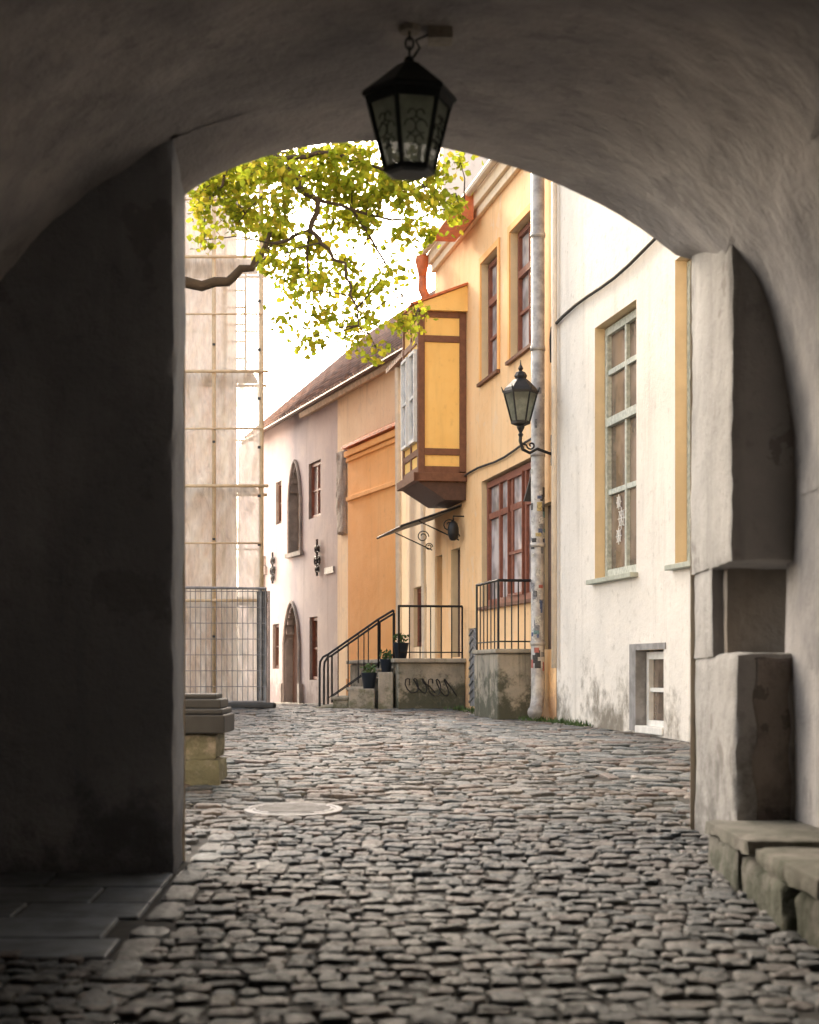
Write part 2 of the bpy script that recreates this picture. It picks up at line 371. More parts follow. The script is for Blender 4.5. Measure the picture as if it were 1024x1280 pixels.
cc=np.ones((n,NV,4)); cc[:,:,:3]=col[:,None,:]
ca.data.foreach_set('color',cc.ravel()); me.materials.append(M['cob'])
o=bpy.data.objects.new('cobblestone_road',me); S.collection.objects.link(o)
print('stones',n)
fl=B()
y=7.1
while y<9.15:
    h=random.uniform(.35,.6); x=-2.6
    while x<-1.3:
        w=min(random.uniform(.4,.8),-1.25-x)
        if w<.12: break
        y1=min(y+h-.015,9.18); z0,z1=g(y)+.006,g(y1)+.006
        dz=random.uniform(-.006,.006)
        fl.hexa([(x,y,z0-.1),(x+w-.015,y,z0-.1),(x+w-.015,y1,z1-.1),(x,y1,z1-.1),(x,y,z0+dz),(x+w-.015,y,z0+dz),(x+w-.015,y1,z1+dz),(x,y1,z1+dz)])
        x+=w
    y+=h
fl.make('flagstone_pavement','slab',bevel=.012)
mh=B(); c=(manhole[0],manhole[1]); z=g(c[1])+.006; sl_=.0528
mh.lathe(c,[(.34,z-.06),(.34,z),(.30,z+.003),(.295,z-.004),(.28,z-.004),(.275,z+.004)],24)
for i in range(-3,4):
    l=math.sqrt(.26**2-(i*.07)**2); mh.box(c[0]-l,c[0]+l,c[1]+i*.07-.012,c[1]+i*.07+.012,z+.0045,z+.01)
mh.v=[(a,b_,cc_+(b_-c[1])*sl_) for a,b_,cc_ in mh.v]
mh.make('manhole_cover','grey',loc=(c[0],c[1],z))
# ------------------------------------------------------------------ archway building
AX,AA,AR,AS=-.05,2.5,2.15,2.24
AAR,AEX=2.2,2.4
def ell(x):
    if x<=AX: return AS+AR*math.sqrt(max(0,1-((x-AX)/AA)**2))
    return AS+AR*max(0,1-((x-AX)/AAR)**AEX)**(1/AEX)
Bpx=[(230,245),(245,234),(265,222),(288,211),(310,203),(340,193),(370,186),(400,181),(430,178.5),(460,177),(490,177),(520,179),(555,185),(590,193),(620,202),(650,211),(675,221),(700,231),(725,243),(750,255),(775,269),(800,285),(823,302),(845,319),(863,324)]
def Yend(X): return 9.66+.39*(X+1.27)
Bw=[]
for px,py in Bpx:
    u=(px-512)/F; Y=(9.66+.495)/(1-.39*u); Bw.append((u*Y,Y,H+(840-py)/F*Y))
XR=Bw[-1][0]; YP=9.5
arch=E('archway_building',(0,10,g(10)))
def nz(x,y,z,a=.02,s=1.1):
    return a*mnoise.noise(Vector((x*s,y*s,z*s)))
v=B()
prof=[]
for i in range(91):
    a=math.pi*(1-i/90)
    if a>=math.pi/2: prof.append((AX+AA*math.cos(a),AS+AR*math.sin(a)))
    else: prof.append((AX+AAR*max(0,math.cos(a))**(2/AEX),AS+AR*max(0,math.sin(a))**(2/AEX)))
YB=-9.5
def YA(X):
    if X<-1.27: return 9.2
    if X>XR: return YP
    return 9.2+(YP-9.2)*(X+1.27)/(XR+1.27)
ny=140
vs=[]
for j in range(ny+1):
    for (x,z) in prof:
        Y=YB+(YA(x)-YB+ (0 if -1.27<=x<=XR else .3))*j/ny
        q=nz(x,Y,z,.05,.8)+nz(x,Y,z,.03,2.2)+nz(x,Y,z,.012,6)
        if j==ny: q=0
        vs.append((x+q*(x-AX)/AA,Y,z+q))
np_=len(prof)
v.add(vs,[(j*np_+i,j*np_+i+1,(j+1)*np_+i+1,(j+1)*np_+i) for j in range(ny) for i in range(np_-1)])
vs=[];m_=len(Bw);nj=12
Bd=[]
for i in range(m_-1):
    for k in range(3):
        t=k/3; Bd.append(tuple(Bw[i][c]*(1-t)+Bw[i+1][c]*t for c in range(3)))
Bd.append(Bw[-1]); m_=len(Bd)
for j in range(nj+1):
    t=j/nj
    for (x,Y,z) in Bd:
        ya=YA(x)-.02; za=ell(x)+.0; yy=ya+(Y-ya)*t; q=nz(x,yy,z,.03,1.2)*math.sin(math.pi*t)
        tt_=t*t*(3-2*t); vs.append((x,yy,za+(z-za)*tt_+q))
v.add(vs,[(j*m_+i,j*m_+i+1,(j+1)*m_+i+1,(j+1)*m_+i) for j in range(nj) for i in range(m_-1)])
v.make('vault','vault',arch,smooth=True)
XW=AX+AAR
def gridwall(x,y0,y1,z0,z1,b,sg):
    ny_,nz_=int((y1-y0)/.15),int((z1-z0)/.15); o=[]
    for j in range(nz_+1):
        for i in range(ny_+1):
            Y=y0+(y1-y0)*i/ny_; Z=z0+(z1-z0)*j/nz_; q=(nz(x,Y,Z,.05,.8)+nz(x,Y,Z,.03,2.2))*min(1,(z1-Z)*3)
            o.append((x+sg*abs(q)*-.6+sg*-.004,Y,Z))
    b.add(o,[(j*(ny_+1)+i,j*(ny_+1)+i+1,(j+1)*(ny_+1)+i+1,(j+1)*(ny_+1)+i) for j in range(nz_) for i in range(ny_)])
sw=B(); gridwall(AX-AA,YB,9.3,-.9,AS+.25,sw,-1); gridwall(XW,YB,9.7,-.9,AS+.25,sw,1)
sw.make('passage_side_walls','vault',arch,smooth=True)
sw=B(); sw.box(AX-AA-.6,AX-AA-.08,YB,9.3,-.9,AS+.5); sw.box(XW+.08,XW+.6,YB,9.7,-.9,AS+.5); sw.make('passage_wall_cores','vault',arch)
B().box(-3.2,3.1,YB,9.1,4.8,9).make('upper_storey','cream',arch)
rw=B()
for i in range(len(prof)-1): rw.add([(prof[i][0],YB,prof[i][1]),(prof[i+1][0],YB,prof[i+1][1]),(prof[i+1][0],YB,9),(prof[i][0],YB,9)],[(0,1,2,3)])
rw.add([(-9,YB,-.6),(AX-AA,YB,-.6),(AX-AA,YB,9),(-9,YB,9)],[(0,1,2,3)]); rw.add([(XW,YB,-.6),(4.2,YB,-.6),(4.2,YB,9),(XW,YB,9)],[(0,1,2,3)])
rw.make('rear_facade','cream',arch)
rh_=E('rear_sky_blocker',(0,-17,-.3)); B().box(-14,14,-23,-13.5,-.6,9.5).make('walls','mauve',rh_)  # unseen house added behind the camera to block sky light from the rear
q=B(); q.add([(-14,-13.2,9.5),(14,-13.2,9.5),(14,-18.5,12.5),(-14,-18.5,12.5),(14,-23.3,9.5),(-14,-23.3,9.5)],[(0,1,2,3),(3,2,4,5),(0,3,5),(1,4,2)]); q.make('roof','tiles',rh_)
q=B()
for xx in (-9,-6,-3,0,3,6,9):
    for zz in (1.2,4.6): q.box(xx-.5,xx+.5,-13.52,-13.46,zz,zz+1.6)
q.make('windows','glass',rh_)
def rbox(name,mat,x0,x1,y0,y1,z0,z1,par,amp=.012,step=.09,yfun=None):
    vs={};b=B();nxx=max(1,int((x1-x0)/step));nyy=max(1,int((y1-y0)/step));nzz=max(1,int((z1-z0)/step))
    def vid(i,j,k):
        key=(i,j,k)
        if key not in vs:
            x=x0+(x1-x0)*i/nxx;y=y0+(y1-y0)*j/nyy;z=z0+(z1-z0)*k/nzz
            if yfun: y=y0+(yfun(x)-y0)*j/nyy
            q=Vector((x,y,z))
            ed=sum([i in(0,nxx),j in(0,nyy),k in(0,nzz)])
            cxn=0 if i not in(0,nxx) else (1 if i else -1); cyn=0 if j not in (0,nyy) else (1 if j else -1); czn=0 if k not in(0,nzz) else (1 if k else -1)
            off=mnoise.noise(q*2.1)*amp+mnoise.noise(q*7)*amp*.6
            if ed>=2: off-=amp*(.4+1.6*abs(mnoise.noise(q*5)))
            vs[key]=len(b.v); b.v.append((x+cxn*off,y+cyn*off,z+czn*off))
        return vs[key]
    for i in range(nxx):
        for k in range(nzz):
            b.f.append((vid(i,0,k),vid(i+1,0,k),vid(i+1,0,k+1),vid(i,0,k+1))); b.f.append((vid(i+1,nyy,k),vid(i,nyy,k),vid(i,nyy,k+1),vid(i+1,nyy,k+1)))
    for j in range(nyy):
        for k in range(nzz):
            b.f.append((vid(0,j+1,k),vid(0,j,k),vid(0,j,k+1),vid(0,j+1,k+1))); b.f.append((vid(nxx,j,k),vid(nxx,j+1,k),vid(nxx,j+1,k+1),vid(nxx,j,k+1)))
    for i in range(nxx):
        for j in range(nyy):
            b.f.append((vid(i,j+1,0),vid(i+1,j+1,0),vid(i+1,j,0),vid(i,j,0))); b.f.append((vid(i,j,nzz),vid(i+1,j,nzz),vid(i+1,j+1,nzz),vid(i,j+1,nzz)))
    o=b.make(name,mat,par,smooth=True)
    try: o.data.set_sharp_from_angle(angle=.7)
    except Exception: pass
    return o
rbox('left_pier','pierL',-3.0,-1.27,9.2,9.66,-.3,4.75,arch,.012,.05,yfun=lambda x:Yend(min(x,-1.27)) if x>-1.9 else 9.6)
ye=lambda x:Yend(x)-.002
zl,zu=1.36,1.86
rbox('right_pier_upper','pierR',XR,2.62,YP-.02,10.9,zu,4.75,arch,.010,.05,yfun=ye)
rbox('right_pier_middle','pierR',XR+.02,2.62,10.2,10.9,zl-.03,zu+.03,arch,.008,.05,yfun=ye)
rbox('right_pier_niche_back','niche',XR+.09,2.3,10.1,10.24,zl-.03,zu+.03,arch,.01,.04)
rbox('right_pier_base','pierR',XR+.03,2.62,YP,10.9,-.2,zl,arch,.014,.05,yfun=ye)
rbox('right_pier_rubble','rough',XR+.12,2.14,YP-.014,YP+.1,.1,zl-.02,arch,.022,.03)
ff=B()
for i in range(len(Bw)-1):
    a,b=Bw[i],Bw[i+1]; ff.add([a,b,(b[0],b[1],9),(a[0],a[1],9)],[(0,1,2,3)])
ff.add([(-9,Yend(-9)+0,-.3),(-1.27,9.661,-.3),(-1.27,9.661,9),(-9,Yend(-9),9)],[(0,1,2,3)])
x2=3.9; ff.add([(XR,Yend(XR)+.001,-.3),(x2,Yend(x2),-.3),(x2,Yend(x2),9),(XR,Yend(XR)+.001,9)],[(0,1,2,3)])
ff.make('street_facade','cream',arch)
rf=B(); rf.add([(-9,5.5,9),(4.2,11.9,9),(4.2,9,12),(-9,3,12),(4.2,YB,9),(-9,YB,9)],[(0,1,2,3),(3,2,4,5)]); rf.make('roof','tiles',arch)
bench=E('stone_bench',(2.0,8.2,g(8)))
def stone(x0,x1,y0,y1,z0,z1,name,mat='moss',a=.02): rbox(name,mat,x0,x1,y0,y1,z0,z1,bench,a,.045)
stone(1.66,2.3,8.66,9.5,-.1,.36,'block_1'); stone(1.68,2.3,7.6,8.65,-.15,.32,'block_2'); stone(1.72,2.3,6.6,7.59,-.3,.29,'block_3'); stone(1.78,2.3,5.2,6.59,-.3,.22,'block_4')
stone(1.64,2.27,8.3,9.50,.35,.43,'slab_1','mosstop',.010); stone(1.67,2.27,7.0,8.29,.31,.40,'slab_2','mosstop',.010);stone(1.74,2.27,5.4,6.98,.26,.35,'slab_3','mosstop',.010)
# ------------------------------------------------------------------ white building
wb=E('white_building',R.p(17,.5,0))
oa=(18.9,20.5,2.36,5.38); ob=(15.9,17.62,2.36,5.5); oc=(17.98,18.9,.60,1.49)
w,r=wall(R,11.7,22.22,-.2,8.8,[oa,ob,oc,(13,14.4,2.36,5.4)],.2)
w.make('facade','white',wb); r.make('window_reveals','reveal',wb)
window(wb,R,18.92,20.48,2.38,5.36,.17,'greyframe',2,[.34,.82],'glass',.09,transom=.62,nmn='tall_window',mull=.06)
window(wb,R,15.92,17.6,2.38,5.48,.17,'greyframe',2,[.34,.82],'glass',.09,transom=.62,nmn='tall_window_b',mull=.06)
window(wb,R,13.02,14.38,2.38,5.38,.17,'greyframe',2,[.34,.82],'glass',.09,transom=.62,nmn='tall_window_c',mull=.06)
window(wb,R,18.0,18.88,.64,1.47,.16,'whiteframe',1,[.5],'glass',.08,nmn='basement_window')
B().fb(R,17.98,18.9,.58,.66,-.02,.12).make('basement_sill','whiteframe',wb,bevel=.008)
q=B(); q.fb(R,18.895,19.12,.6,1.56,-.012,.15); q.fb(R,17.9,18.895,1.492,1.56,-.012,.15); q.make('basement_surround','grey',wb)
s=B()
for a,b in ((18.84,20.58),(15.84,17.7),(12.94,14.5)): s.fb(R,a,b,2.30,2.355,-.09,.14)
s.make('window_sills','green',wb,bevel=.006)
bw=B().fb(R,11.8,22.2,-.2,8.78,5.9,6.0); bw.fb(R,11.71,11.8,-.2,8.78,.02,6); bw.fb(R,22.1,22.2,-.2,8.78,.05,6); bw.make('rear_walls','white',wb)
def roof(par,fr,s0,s1,z,h,dr,D,mat,th=.1,ov=.35):
    b=B(); k=h/dr
    for (da,db,za,zb) in ((-ov,dr,z-ov*k,z+h),(D+ov,dr,z-ov*k*.8,z+h)):
        p=fr.p; q=[p(s0,za,da),p(s1,za,da),p(s1,zb,db),p(s0,zb,db)]
        q+= [(x,y,zz+th) for x,y,zz in q]; b.hexa(q)
    b.make('roof',mat,par)
    gb=B(); 
    for s_ in (s0+.1,s1-.1): gb.add([fr.p(s_,z-.1,.02),fr.p(s_,z-.1,D),fr.p(s_,z+h-.02,dr)],[(0,1,2)])
    gb.make('gables','cream',par)
roof(wb,R,11.7,22.2,8.8,2.2,3,6,'redsheet')
dc=B()
for (zz,sc,cy_) in ((3.05,.13,19.95),(2.85,.10,20.05),(3.25,.09,20.05)):
    for k in range(8):
        a=k*math.pi/4; dc.tube([R.p(cy_,zz,.158),R.p(cy_+math.cos(a)*sc,zz+math.sin(a)*sc,.158)],.007,4)
    dc.tube([R.p(cy_+math.cos(t)*sc*.7,zz+math.sin(t)*sc*.7,.158) for t in np.linspace(0,6.283,13)],.006,4)
dc.make('window_lace_decoration','white_mark',wb)
cb=B(); pts=[]
for i in range(15):
    Y=22.3-.55*i; pts.append(R.p(Y,5.75+.012*i+.035*math.sin(i*.9),-.04))
cb.tube([R.p(22.33,5.3,-.04),R.p(22.33,5.6,-.05)]+pts,.022,6)
cb.make('wall_cable','cable',smooth=True)
# ------------------------------------------------------------------ orange building
ob_=E('orange_building',R.p(26,.6,0))
zt=7.62;zb_=5.76
o1=(23.45,24.75,zb_,zt); o2=(25.5,26.65,zb_,zt); big=(23.4,26.65,2.26,4.22)
d1=(28.25,29.0,1.5,3.32); d2=(29.75,30.35,1.5,3.3); hatch=(26.95,27.6,.7,1.95)
w,r=wall(R,22.24,30.4,-.1,8.78,[o1,o2,big,d1,d2,hatch,(22.5,23.1,1.55,3.5)],.18)
w.make('facade','orange',ob_); r.make('reveals','reveal',ob_)
for i,(a,b,c,d) in enumerate((o1,o2)):
    window(ob_,R,a+.02,b-.02,c+.02,d-.02,.15,'redwood',2,[.35],'glasslight',.07,transom=.66,nmn='upper_window_%d'%i)
window(ob_,R,big[0]+.02,big[1]-.02,big[2]+.02,big[3]-.02,.13,'redwood',4,[.72],'glasslight',.09,nmn='shop_window',mull=.09)
window(ob_,R,big[0]+.9,big[0]+1.8,big[2]+.1,big[3]-.1,.11,'redwood',1,[.36],'glasslight',.04,nmn='shop_casement')
for i,(a,b,c,d) in enumerate((d1,d2,(22.5,23.1,1.55,3.5))):
    q=B().fb(R,a,b,c,d,.12,.16); q.fb(R,a+.08,b-.08,c+.15,c+.8,.105,.12); q.fb(R,a+.08,b-.08,c+.95,d-.12,.105,.12); q.make('door_%d'%i,'darkwood',ob_)
q=B().fb(R,hatch[0],hatch[1],hatch[2],hatch[3],.02,.05)
for k in range(9):
    z=hatch[2]+.05+k*.135; m=(hatch[0]+hatch[1])/2
    q.hexa([R.p(hatch[0],z,.0),R.p(hatch[0],z,.02),R.p(m,z+.1,.02),R.p(m,z+.1,.0),R.p(hatch[0],z+.03,.0),R.p(hatch[0],z+.03,.02),R.p(m,z+.13,.02),R.p(m,z+.13,0)])
    q.hexa([R.p(m,z+.1,.0),R.p(m,z+.1,.02),R.p(hatch[1],z,.02),R.p(hatch[1],z,.0),R.p(m,z+.13,.0),R.p(m,z+.13,.02),R.p(hatch[1],z+.03,.02),R.p(hatch[1],z+.03,0)])
q.make('cellar_hatch','grey',ob_)
s=B()
for a,b,z in ((23.35,24.85,zb_),(25.4,26.75,zb_),(23.3,26.75,2.26)): s.fb(R,a,b,z-.05,z-.002,-.06,.12)
s.make('sills','timber',ob_)
tr=B()
for (a,b,c,d) in (o1,o2):
    tr.fb(R,a-.1,a-.002,c,d+.1,-.025,.01); tr.fb(R,b+.002,b+.1,c,d+.1,-.025,.01); tr.fb(R,a-.002,b+.002,d+.003,d+.1,-.022,.01)
tr.make('window_surrounds','orange2',ob_)
roof(ob_,R,22.22,30.5,8.85,2.4,3,6,'redsheet',th=.08,ov=.12)
q=B(); q.fb(R,22.25,30.44,8.5,8.72,-.13,-.002); q.fb(R,22.25,30.42,8.36,8.497,-.07,-.002); q.make('cornice','cream',ob_,bevel=.01)
q=B(); q.tube([R.p(22.2,8.74,-.2),R.p(30.5,8.72,-.2)],.06,8); q.make('eave_gutter','creampipe',ob_)
q=B(); q.fb(R,26.6,28.0,8.30,8.36,-.55,-.14); q.hexa([R.p(26.6,8.36,-.55),R.p(26.6,8.36,-.14),R.p(28.0,8.36,-.14),R.p(28.0,8.36,-.55),R.p(26.7,8.78,-.2),R.p(26.7,8.95,-.1),R.p(27.9,8.95,-.1),R.p(27.9,8.78,-.2)]); q.make('red_eave_hood','copper',ob_)
bw=B().fb(R,22.3,30.3,-.1,8.7,5.9,6.0); bw.fb(R,30.3,30.4,-.1,8.7,.02,6); bw.make('rear_walls','orange',ob_)
an=E('annex_house',R.p(32,.6,0))
w,r=wall(R,30.41,34.2,-.1,7.35,[(31.2,32.5,1.72,2.85)],.15)
w.make('facade','cream',an); r.make('reveals','reveal',an)
window(an,R,31.22,32.48,1.74,2.83,.12,'redwood',2,[.5],'glasswarm',.08,nmn='red_window')
roof(an,R,30.45,34.2,7.35,1.3,2.6,5,'tiles',ov=.25)
q=B(); q.tube([R.p(33.4,7.2,-.15),R.p(33.4,.7,-.12)],.06,8); q.tube([R.p(30.9,7.25,-.15),R.p(30.9,1.5,-.1)],.045,8); q.make('downpipes','creampipe',an)
bay=E('timber_bay',R.p(28.5,4.2,-.4))
dB=-.80
s0,s1=27.75,29.25; zb0,zb1=4.50,7.10
B().fb(R,s0+.03,s1-.03,zb0,zb1,dB+.03,-.003).make('infill','yellow',bay)
q=B()
for s_ in (s0,s1-.11):
    q.fb(R,s_,s_+.11,zb0-.1,zb1,dB,dB+.11); q.fb(R,s_,s_+.11,zb0,zb1,-.115,-.004)
for z in (zb0-.02,zb0+.27,zb1-.5,zb1-.1):
    q.fb(R,s0+.006,s0+.09,z,z+.11,dB+.11,-.115); q.fb(R,s1-.09,s1-.006,z,z+.11,dB+.11,-.115); q.fb(R,s0+.11,s1-.11,z,z+.11,dB+.006,dB+.1)
q.fb(R,s0+.7,s0+.8,zb0,zb1,dB+.008,dB+.1)
q.fb(R,s0-.06,s0+.03,zb0-.16,zb0-.02,dB-.08,-.004); q.fb(R,s1-.03,s1+.06,zb0-.16,zb0-.02,dB-.08,-.004); q.fb(R,s0-.06,s1+.06,zb0-.163,zb0-.023,dB-.085,dB+.03)
q.make('timber_frame','timber',bay,bevel=.008)
q=B(); p=R.p
q.hexa([p(s0+.02,zb0-.45,-.35),p(s0+.02,zb0-.45,-.01),p(s1-.02,zb0-.45,-.01),p(s1-.02,zb0-.45,-.35),p(s0+.01,zb0-.165,dB+.0),p(s0+.01,zb0-.165,-.01),p(s1-.01,zb0-.165,-.01),p(s1-.01,zb0-.165,dB+.0)])
q.make('underside','darkwood',bay)
window(bay,R,s0+.14,s0+.68,5,6.5,dB-.0,'whiteframe',1,[.5],'glasslight',.05,nmn='bay_window')
window(bay,R,s0+.82,s1-.14,5,6.5,dB-.0,'whiteframe',1,[.5],'glasslight',.05,nmn='bay_window_b')
q=B(); q.hexa([p(s0-.08,zb1,dB-.1),p(s0-.08,zb1,0),p(s1+.08,zb1,0),p(s1+.08,zb1,dB-.1),p(s0-.08,zb1+.06,dB-.1),p(s0-.08,zb1+.42,0),p(s1+.08,zb1+.42,0),p(s1+.08,zb1+.06,dB-.1)])
q.make('bay_roof','yellow',bay)
q=B(); q.hexa([p(s0-.12,zb1+.06,dB-.14),p(s0-.12,zb1+.425,-.005),p(s1+.1,zb1+.425,-.005),p(s1+.1,zb1+.06,dB-.14),p(s0-.12,zb1+.10,dB-.14),p(s0-.12,zb1+.465,-.005),p(s1+.1,zb1+.465,-.005),p(s1+.1,zb1+.10,dB-.14)])
q.make('bay_roof_sheet','copper',bay)
q=B()
a=Vector(R.p(30.45,8.2,-.22)); q.lathe((a.x,a.y,0),[(.07,8.28),(.09,8.40),(.13,8.56),(.14,8.66)],8)
q.tube([a+Vector((0,0,.1)),a-Vector((0,0,.12)),a+Vector((.10,-.02,-.36)),a+Vector((.26,-.04,-.62)),a+Vector((.30,-.04,-.95))],.08,8)
q.make('red_downpipe','copper',smooth=True)
cn=E('door_canopy',R.p(29,3.8,-.5))
q=B(); q.hexa([p(28.1,3.62,-1.0),p(28.1,3.98,-.01),p(30.5,3.98,-.01),p(30.5,3.62,-1.0),p(28.1,3.66,-1.0),p(28.1,4.02,-.01),p(30.5,4.02,-.01),p(30.5,3.66,-1.0)])
q.make('canopy_sheet','grey',cn)
q=B()
for s_ in (28.1,30.4):
    q.tube([p(s_,3.64,-1.02),p(s_,3.98,-.03)],.02,6); q.tube([p(s_,3.72,-.72),p(s_,3.42,-.05)],.011,6)
    for cz,cd,rr in ((3.66,-.22,.11),(3.48,-.11,.07)):
        q.tube([p(s_,cz+math.sin(t)*rr*(1-t/14),cd+math.cos(t)*rr*(1-t/14)) for t in np.linspace(0,9,18)],.010,5)
q.tube([p(28.08,3.63,-1.02),p(30.5,3.63,-1.02)],.022,6)
q.make('scroll_brackets','iron',cn)
wl=E('wall_lamp',R.p(28.25,3.6,-.2)); c=R.p(27.95,3.5,-.18)
q=B(); q.lathe(c,[(.03,3.72),(.07,3.68),(.09,3.6),(.09,3.50),(.06,3.42),(.03,3.40)],10); q.tube([(c[0],c[1],3.72),(c[0],c[1],3.8),R.p(27.95,3.8,0)],.013,6); q.make('lamp_housing','iron',wl,smooth=True)
es=E('entrance_steps',(.1,28.5,.6))
q=B().fb(R,27.82,33.2,0,1.40,-1.12,-.004); q.make('platform','stainstone',es,bevel=.02)
q=B().fb(R,27.74,33.2,1.402,1.47,-1.2,-.006); q.make('platform_slab','stone',es,bevel=.015)
q=B()
xl=R.p(27.8,0,-1.2)[0]
ns=5; sw_=1.25/ns
for i in range(ns):
    z=1.47-(i+1)*(1.47-.62)/(ns+.4); a,b=xl-sw_*(i+1),xl-sw_*i-.002
    q.box(a,b,28.1,29.6,0,z-.05); q.box(a-.035,b,28.06,29.64,z-.048,z)
q.make('steps','stone',es,bevel=.012)
q=B().box(xl-.25,xl-.003,27.75,28.05,.3,1.25); q.box(xl-.72,xl-.3,27.7,28.05,.3,.98); q.make('cheek_blocks','stone',es,bevel=.02)
q=B(); 
def rail(ptsb,h,sp=.15,r=.010):
    for i in range(len(ptsb)-1):
        a,b=Vector(ptsb[i]),Vector(ptsb[i+1]); l=(b-a).length; k=max(1,int(l/sp))
        for j in range(k+1):
            c=a.lerp(b,j/k); q.tube([c,(c.x,c.y,c.z+h)],r if (j and j<k) else r*1.8,5)
        q.tube([(a.x,a.y,a.z+h),(b.x,b.y,b.z+h)],.021,6); q.tube([(a.x,a.y,a.z+.1),(b.x,b.y,b.z+.1)],.010,5)
A0=R.p(27.85,1.47,-1.1); A1=R.p(27.85,1.47,-.05)
rail([A0,A1],.85,.15)
rail([A0,(A0[0],28.12,1.47)],.85,.15)
rail([(xl-1.08,28.12,.72),(xl-.25,28.12,1.30),(xl-.0,28.12,1.45)],.82,.2)
rail([(xl-1.08,29.55,.72),(xl-.25,29.55,1.30),(xl-.0,29.55,1.45)],.82,.3)
for yy in (28.12,29.55):
    q.tube([(xl-1.08,yy,1.54),(xl-1.16,yy,1.50),(xl-1.21,yy,1.42),(xl-1.22,yy,1.3),(xl-1.22,yy,.68)],.021,6)
q.make('railing','iron',es)
q=B()
def squig(u0,z0,w,h,seed):
    rr=random.Random(seed); pts=[]
    for i in range(26):
        t=i/25; pts.append(R.p(27.81,z0+h*math.sin(t*17+rr.random()*.5)*.5,u0+w*t+.07*math.cos(t*19)))
    return pts
q.tube(squig(-1.0,1.03,.42,.24,1),.009,4); q.tube(squig(-.62,1.0,.4,.28,2),.009,4)
q.make('graffiti','inkm',es)
def pot(x,yv,z0,k=1.0):
    pp=E('flower_pot',(x,yv,z0)); B().lathe((x,yv),[(.09*k,z0),(.13*k,z0+.25*k),(.14*k,z0+.26*k),(.12*k,z0+.25*k)],12).make('pot','pot',pp,smooth=True)
    q=B()
    for j in range(70):
        a=random.random()*6.28; r_=random.random()*.13*k
        c=Vector((x+r_*math.cos(a),yv+r_*math.sin(a),z0+.25*k+random.random()*.15)); d=Vector((random.gauss(0,1),random.gauss(0,1),random.gauss(0,1))).normalized()*.035; e=d.orthogonal().normalized()*.02
        q.add([c-d,c+e,c+d,c-e],[(0,1,2,3)])
    q.make('herbs','plant',pp)
pot(A0[0]+.03,27.97,1.47); pot(xl-.4,27.88,.98); pot(xl-.12,27.9,1.25,.8)
ss_=E('side_stoop',R.p(23,.6,-.3))
B().fb(R,22.95,24.4,.2,1.50,-.62,-.004).make('stone_base','stainstone',ss_,bevel=.03)
B().fb(R,22.9,24.4,1.502,1.56,-.66,-.006).make('stone_cap','stainstone',ss_,bevel=.015)
q=B(); rail([R.p(22.98,1.56,-.6),R.p(22.98,1.56,-.05)],.92,.085,.010); rail([R.p(22.98,1.56,-.6),R.p(24.3,1.56,-.6)],.92,.22,.009); q.make('railing','iron',ss_)
hs=E('hanging_sign',R.p(23.1,3.9,-.2)); q=B()
q.hexa([R.p(23.0,3.55,-.24),R.p(23.0,3.55,-.02),R.p(23.06,3.55,-.02),R.p(23.06,3.55,-.24),R.p(23.0,4.2,-.06),R.p(23.0,4.2,-.02),R.p(23.06,4.2,-.02),R.p(23.06,4.2,-.06)])
q.make('sign_board','darkbox',hs)
dp=E('drainpipe',R.p(22.6,.7,-.14)); c=R.p(22.62,0,-.15)
q=B(); q.tube([(c[0],c[1],8.5),(c[0],c[1],.95),(c[0]-.01,c[1]-.03,.83),(c[0]-.04,c[1]-.16,.74),(c[0]-.06,c[1]-.27,.72)],[.09]*4+[.098],14)
for z in (1.6,2.9,4.1,5.5,7.0): q.tube([(c[0],c[1],z),(c[0],c[1],z+.06)],.101,14)
q.make('pipe','zinc',dp,smooth=True)
cols=[(.6,.6,.6),(.08,.12,.25),(.40,.12,.10),(.05,.05,.055),(.14,.26,.28),(.5,.42,.2),(.55,.55,.52),(.22,.23,.26)]
smats=[simple('sticker_paper_%d'%i,cc_,.6,var=.5,scale=40) for i,cc_ in enumerate(cols)]
for i in range(70):
    z=random.uniform(1.2,3.8) if i<58 else random.uniform(1,5.4); a0=random.uniform(math.pi,1.8*math.pi); da=random.uniform(.3,.9); h=random.uniform(.04,.13)
    rr_=.0925+.0004*i/10
    q=B(); k=5
    vs=[(c[0]+rr_*math.cos(a0+da*j/k),c[1]+rr_*math.sin(a0+da*j/k),zz) for zz in (z,z+h) for j in range(k+1)]
    q.add(vs,[(j,j+1,k+2+j,k+1+j) for j in range(k)]); q.make('sticker_%d'%i,smats[random.choice([0,0,0,1,2,3,3,3,4,5,6,6,7,7,7,7])],dp)
q=B(); q.tube([R.p(22.12,8.4,-.06),R.p(22.12,1.3,-.06)],.038,8); q.make('thin_drainpipe','creampipe',smooth=True)
q=B(); q.tube([R.p(28.9,4.35,-.05)]+[R.p(28-.6*i,4.42+.03*math.sin(i),-.04) for i in range(9)],.018,5); q.make('wall_cable','cable')
sl=E('street_lamp',R.p(22.3,4.3,0)); C=(1.443,22.15)
q=B(); 
q.lathe(C,[(.05,4.44),(.125,4.47),(.13,4.50),(.11,4.51)],6)
q.lathe(C,[(.225,4.86),(.23,4.89),(.20,4.94),(.12,5.02),(.07,5.06),(.085,5.09),(.06,5.14),(.02,5.16),(.035,5.19),(.01,5.24),(.004,5.3)],6)
for k in range(6):
    a=k*math.pi/3; q.tube([(C[0]+.118*math.cos(a),C[1]+.118*math.sin(a),4.5),(C[0]+.215*math.cos(a),C[1]+.215*math.sin(a),4.87)],.012,5)
    q.tube([(C[0]+.225*math.cos(a),C[1]+.225*math.sin(a),4.88),(C[0]+.25*math.cos(a),C[1]+.25*math.sin(a),4.95)],[.014,.004],5)
q.lathe(C,[(.02,4.3),(.035,4.33),(.02,4.36),(.05,4.42),(.05,4.45)],8)
